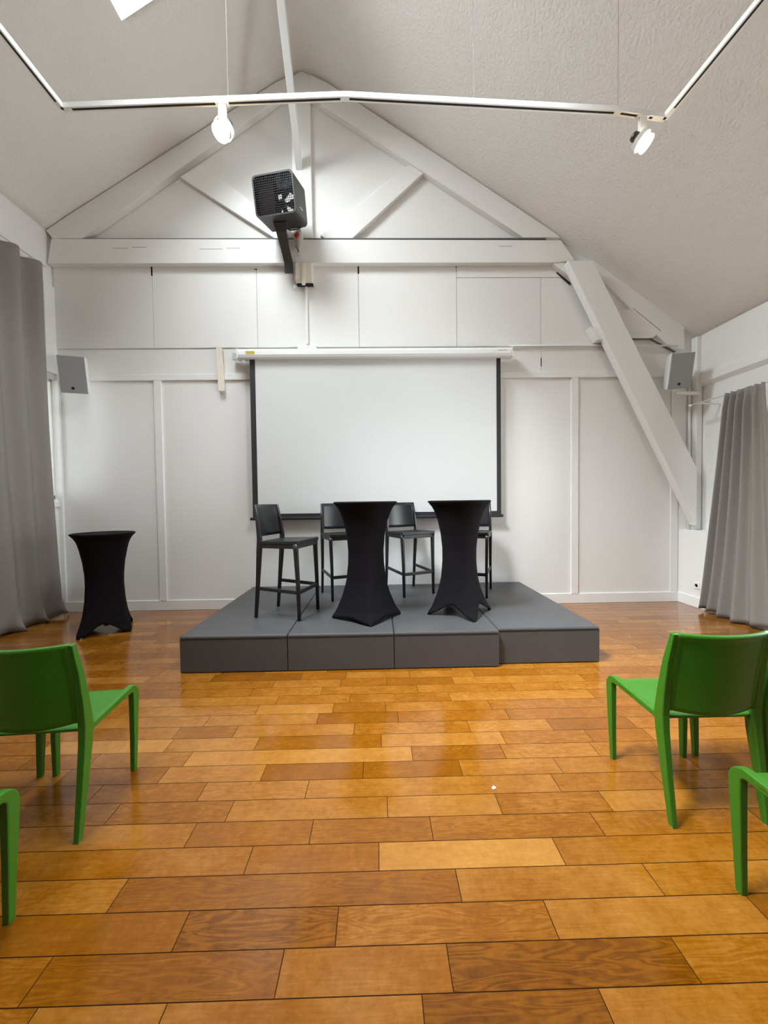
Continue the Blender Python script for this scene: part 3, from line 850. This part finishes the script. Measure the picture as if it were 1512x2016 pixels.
# ------------------------------------------------------------------ fan heater on its arm
fh = thing('fan_heater', 'black box-shaped fan heater with a square mesh front, on an arm above the screen', 'heater', (-1.142, 4.42, 4.954))
fh.rotation_euler = (0.229, 0, -0.20)
W_, H_, D_ = 0.50, 0.42, 0.36
bm = bmesh.new(); pr = rrect(W_, H_, 0.045, 5)
a = [bm.verts.new((x, 0.0, z)) for x, z in pr]; b = [bm.verts.new((x, D_, z)) for x, z in pr]
a2 = [bm.verts.new((x * 0.93, 0.0, z * 0.92)) for x, z in pr]; b2 = [bm.verts.new((x * 0.93, D_, z * 0.92)) for x, z in pr]
n = len(pr)
for i in range(n):
    j = (i + 1) % n
    bm.faces.new((a[i], b[i], b[j], a[j])); bm.faces.new((a2[i], a2[j], b2[j], b2[i])); bm.faces.new((a[i], a[j], a2[j], a2[i])); bm.faces.new((b[i], b2[i], b2[j], b[j]))
obj('casing', bm, MHEAT, fh)
bm = bmesh.new()
for i in range(21):
    x = -W_ * 0.465 + W_ * 0.93 * i / 20; box(bm, x - 0.0022, x + 0.0022, 0.004, 0.009, -H_ * 0.46, H_ * 0.46)
for i in range(18):
    z = -H_ * 0.46 + H_ * 0.92 * i / 17; box(bm, -W_ * 0.465, W_ * 0.465, 0.002, 0.007, z - 0.0022, z + 0.0022)
obj('front_grille', bm, MBLK, fh)
bm = lathe(bmesh.new(), [(0.0, 0), (0.05, 0), (0.05, 0.05), (0, 0.06)], 20, mat4=Matrix.Translation((0, 0.27, 0)) @ Matrix.Rotation(math.pi / 2, 4, 'X'))
for k in range(5):
    a0 = k * 2 * math.pi / 5
    vs = []
    for (r, da, yy) in ((0.045, -0.2, 0.235), (0.18, -0.50, 0.225), (0.19, 0.42, 0.265), (0.045, 0.45, 0.26)):
        vs.append(bm.verts.new((r * math.cos(a0 + da), yy, r * math.sin(a0 + da))))
    bm.faces.new(vs)
o = obj('fan', bm, MBLK, fh); sd = o.modifiers.new('s', 'SOLIDIFY'); sd.thickness = 0.004
bm = bmesh.new()  # rear plate with the round air intake
pts = [(x * 0.93, z * 0.92) for x, z in pr]
ci = [(0.175 * math.cos(2 * math.pi * i / n), 0.175 * math.sin(2 * math.pi * i / n)) for i in range(n)]
import math as _m
pa = sorted(pts, key=lambda p: _m.atan2(p[1], p[0])); pb = sorted(ci, key=lambda p: _m.atan2(p[1], p[0]))
va = [bm.verts.new((x, D_ - 0.02, z)) for x, z in pa]; vb = [bm.verts.new((x, D_ - 0.02, z)) for x, z in pb]
for i in range(n): bm.faces.new((va[i], va[(i + 1) % n], vb[(i + 1) % n], vb[i]))
obj('rear_plate', bm, MBLK, fh)
obj('heating_element', B(-0.21, -0.02, 0.06, 0.16, -0.185, 0.185), mat('dark_rust_element', (0.02, 0.009, 0.006), 0.8), fh)
bm = bmesh.new()
for i, c0 in enumerate((0.0, 0.018, 0.036, 0.054, 0.072)): box(bm, W_ / 2 - 0.001, W_ / 2 + 0.0012, 0.14 + c0, 0.152 + c0, -0.105, -0.092)
obj('side_lettering', bm, MWP, fh)
fh_inv = (Matrix.Translation(fh.location) @ fh.rotation_euler.to_matrix().to_4x4()).inverted()


def world_part(name, bm, m, parent, inv, **k):
    bmesh.ops.transform(bm, matrix=inv, verts=list(bm.verts))
    return obj(name, bm, m, parent, **k)


ar = bmesh.new()
sweep(ar, [(-1.125, 4.62, 4.78), (-1.12, 4.66, 4.70), (-1.112, 4.80, 4.60), (-1.10, 4.918, 4.50), (-1.098, 4.935, 4.37)], rrect(0.11, 0.03, 0.006, 2), sizes=[(1.5, 1), (1.15, 1), (1.0, 1), (1.0, 1), (0.98, 1)])
world_part('arm', ar, MHEAT, fh, fh_inv)
bm = bmesh.new()
tube(bm, [(-1.08, 4.70, 4.78), (-1.03, 4.70, 4.745), (-0.94, 4.70, 4.755), (-0.88, 4.72, 4.80)], 0.007)
tube(bm, [(-0.93, 4.72, 4.79), (-0.925, 4.80, 4.82), (-0.93, 4.87, 4.86)], 0.006)
tube(bm, [(-1.00, 4.885, 4.74), (-0.99, 4.875, 4.66), (-0.96, 4.875, 4.61), (-0.94, 4.875, 4.64)], 0.007)
world_part('cable', bm, MBLK, fh, fh_inv, smooth=True)
pl = thing('power_coupling', 'grey and red power coupling hanging at the tie beam beside the heater arm', 'plug', (-0.957, 4.885, 4.755))
obj('coupling_body', lathe(bmesh.new(), [(0, -0.15), (0.02, -0.14), (0.045, -0.07), (0.058, 0.0), (0.052, 0.07), (0.03, 0.11), (0, 0.12)], 16), MTRN, pl, smooth=True)
obj('red_ring', lathe(bmesh.new(), [(0, 0), (0.022, 0), (0.034, 0.01), (0.034, 0.03), (0.018, 0.036), (0, 0.036)], 16, mat4=Matrix.Translation((-0.012, -0.035, 0.015)) @ Matrix.Rotation(math.pi / 2, 4, 'X')), MRED, pl, smooth=True)
jb = thing('junction_box', 'aged white junction box under the tie beam with a strap hanging from it', 'junction box', (-0.912, 4.985, 4.385))
obj('box_body', B(-0.115, 0.115, -0.06, 0.045, -0.115, 0.125), MOLD, jb, bevel=0.02, seg=3)
obj('box_strap', B(-0.022, 0.022, -0.075, -0.055, -0.175, 0.10), MOLD, jb, bevel=0.004)
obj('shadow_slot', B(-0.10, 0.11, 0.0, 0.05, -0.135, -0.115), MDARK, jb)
tag(obj('cable_trunking', B(-0.912, -0.882, 5.005, 5.034, 3.50, 4.24), MP, bevel=0.003), 'narrow white cable trunking running down from the junction box to the screen', 'trunking')
tag(obj('screen_bracket', B(-1.02, -0.77, 4.99, 5.03, 3.425, 3.47), MWP, bevel=0.004), 'small white bracket on top of the screen housing below the trunking', 'bracket')
tag(obj('cable_clip', B(-1.065, -1.03, 5.0, 5.034, 4.22, 4.26), MWP, bevel=0.004), 'tiny white clip left of the junction box', 'clip')
bm = prism_y(bmesh.new(), [(-2.085, 3.467), (-2.005, 3.467), (-1.985, 2.90), (-2.02, 2.885), (-2.065, 2.90)], YB - 0.055, YB - 0.03)
tag(obj('hanging_slat', bm, MCRM, bevel=0.003), 'cream wooden slat hanging on the wall left of the projection screen', 'slat')

# socket on the parapet
so = thing('wall_socket', 'small white wall socket low on the right wall beside the curtain', 'socket', (4.10, 4.742, 0.285))
obj('socket_plate', B(-0.012, 0, -0.042, 0.042, -0.042, 0.042), MWP, so, bevel=0.004)
obj('socket_insert', lathe(bmesh.new(), [(0.0, 0), (0.026, 0), (0.026, 0.004), (0.02, 0.0), (0, 0.0)], 20, mat4=Matrix.Translation((-0.012, 0, 0)) @ Matrix.Rotation(-math.pi / 2, 4, 'Y')), MOLD, so)
obj('socket_hole', B(-0.0165, -0.012, 0.004, 0.020, -0.004, 0.010), MDARK, so)

# ------------------------------------------------------------------ lighting track
TZ = 4.135
tr = [(-2.135, 2.695), (-0.185, 2.615), (1.735, 2.700), (2.105, 2.745)]


def track(name, label, p, q, gap=(0.03, 0.03)):
    p = Vector((*p, TZ)); q = Vector((*q, TZ)); L_ = (q - p).length
    ang = math.atan2(q.y - p.y, q.x - p.x)
    t = thing(name, label, 'track', p, ang, 'white lighting track sections')
    bm = bmesh.new()
    box(bm, 0, L_, -0.018, 0.018, 0.006, 0.034)
    box(bm, 0, L_, -0.018, -0.008, 0, 0.006); box(bm, 0, L_, 0.008, 0.018, 0, 0.006)
    box(bm, 0, gap[0], -0.008, 0.008, 0, 0.006); box(bm, L_ - gap[1], L_, -0.008, 0.008, 0, 0.006)
    obj('track_profile', bm, MP, t)
    obj('track_slot', B(gap[0], L_ - gap[1], -0.008, 0.008, 0.002, 0.0061), MDARK, t)
    return t


track('lighting_track', 'white ceiling track section with the left spotlight, between the left corner and the middle joint', tr[0], tr[1], (0.07, 0.03))
track('lighting_track', 'long white ceiling track section crossing the middle towards the right corner', tr[1], tr[2], (0.03, 0.03))
track('lighting_track', 'short white ceiling track section at the right corner, carrying the right spotlight', tr[2], tr[3], (0.02, 0.1))
track('lighting_track', 'white ceiling track running from the left corner towards the viewer', tr[0], (-2.115, -0.4), (0.05, 0.03))
track('lighting_track', 'white ceiling track running from the right corner towards the viewer', tr[3], (2.32, -0.4), (0.08, 0.03))
wl = [((-0.98, 2.648), 'thin suspension wire above the left spotlight'), ((0.70, 2.655), 'thin suspension wire right of the ridge, above the long track'),
      ((1.735, 2.70), 'thin suspension wire near the right end of the track')]
for (x, y), lb in wl:
    bm = bmesh.new(); tube(bm, [(x, y, TZ + 0.03), (x, y, zceil(x))], 0.0013, 6)
    tag(obj('suspension_wire', bm, MHEAT), lb, 'wire', 'track suspension wires')


def spotlight(label, x, y, axis, px=0.0):
    t = thing('spotlight', label, 'spotlight', (x, y, TZ), 0, 'track spotlights')
    obj('adapter', B(-0.045, 0.045, -0.016, 0.016, -0.012, 0.004), MP, t, bevel=0.003)
    obj('stem', B(-0.026, 0.026, -0.014, 0.014, -0.13, -0.012), MWP, t, bevel=0.004)
    c = Vector((0, 0, -0.175)); ax = Vector(axis).normalized()
    R3 = ax.to_track_quat('Z', 'Y').to_matrix().to_4x4(); Mx = Matrix.Translation(c) @ R3
    # yoke ring, lamp body, black heat sink, glowing front
    bm = lathe(bmesh.new(), [(0.060, -0.03), (0.066, -0.03), (0.066, 0.0), (0.060, 0.0), (0.060, -0.03)], 32, mat4=Mx)
    obj('ring', bm, MWP, t, smooth=False)
    bm = lathe(bmesh.new(), [(0, -0.085), (0.028, -0.083), (0.032, -0.06), (0.026, -0.056), (0.03, -0.045), (0.0, -0.04)], 24, mat4=Mx)
    obj('rear_cap', bm, MBLK, t, smooth=True)
    bm = lathe(bmesh.new(), [(0.026, -0.048), (0.034, -0.03), (0.052, 0.01), (0.058, 0.04), (0.055, 0.042), (0.03, 0.028), (0.0, 0.024)], 32, mat4=Mx)
    obj('bulb', bm, MGLOW, t, smooth=True)
    l = bpy.data.lights.new('spot_glow', 'SPOT'); l.energy = 26; l.color = (1, 0.72, 0.42); l.spot_size = math.radians(100); l.spot_blend = 1; l.shadow_soft_size = 0.05
    lo = bpy.data.objects.new('spot_glow', l); C.objects.link(lo)
    lo.parent = t; lo.matrix_local = Matrix.Translation(c + ax * 0.06) @ (-ax).to_track_quat('Z', 'Y').to_matrix().to_4x4()
    return t


spotlight('glowing white track spotlight on the left, in front of the gable', -1.02, 2.648, (-0.35, -0.35, -0.8))
spotlight('glowing white track spotlight at the right corner of the track, black cap showing', 1.925, 2.72, (0.55, -0.25, -0.65))

# a scrap of paper on the floor
bm = bmesh.new()
vs = [bm.verts.new(p) for p in ((0, 0, 0.001), (0.016, 0.004, 0.003), (0.018, 0.014, 0.001), (0.006, 0.017, 0.006), (-0.004, 0.009, 0.002))]
bm.faces.new(vs)
o = obj('paper_scrap', bm, MWP, loc=(0.545, 1.79, 0.0)); sd = o.modifiers.new('s', 'SOLIDIFY'); sd.thickness = 0.001; sd.offset = 1
tag(o, 'tiny white scrap of paper lying on the planks in front of the stage', 'paper')
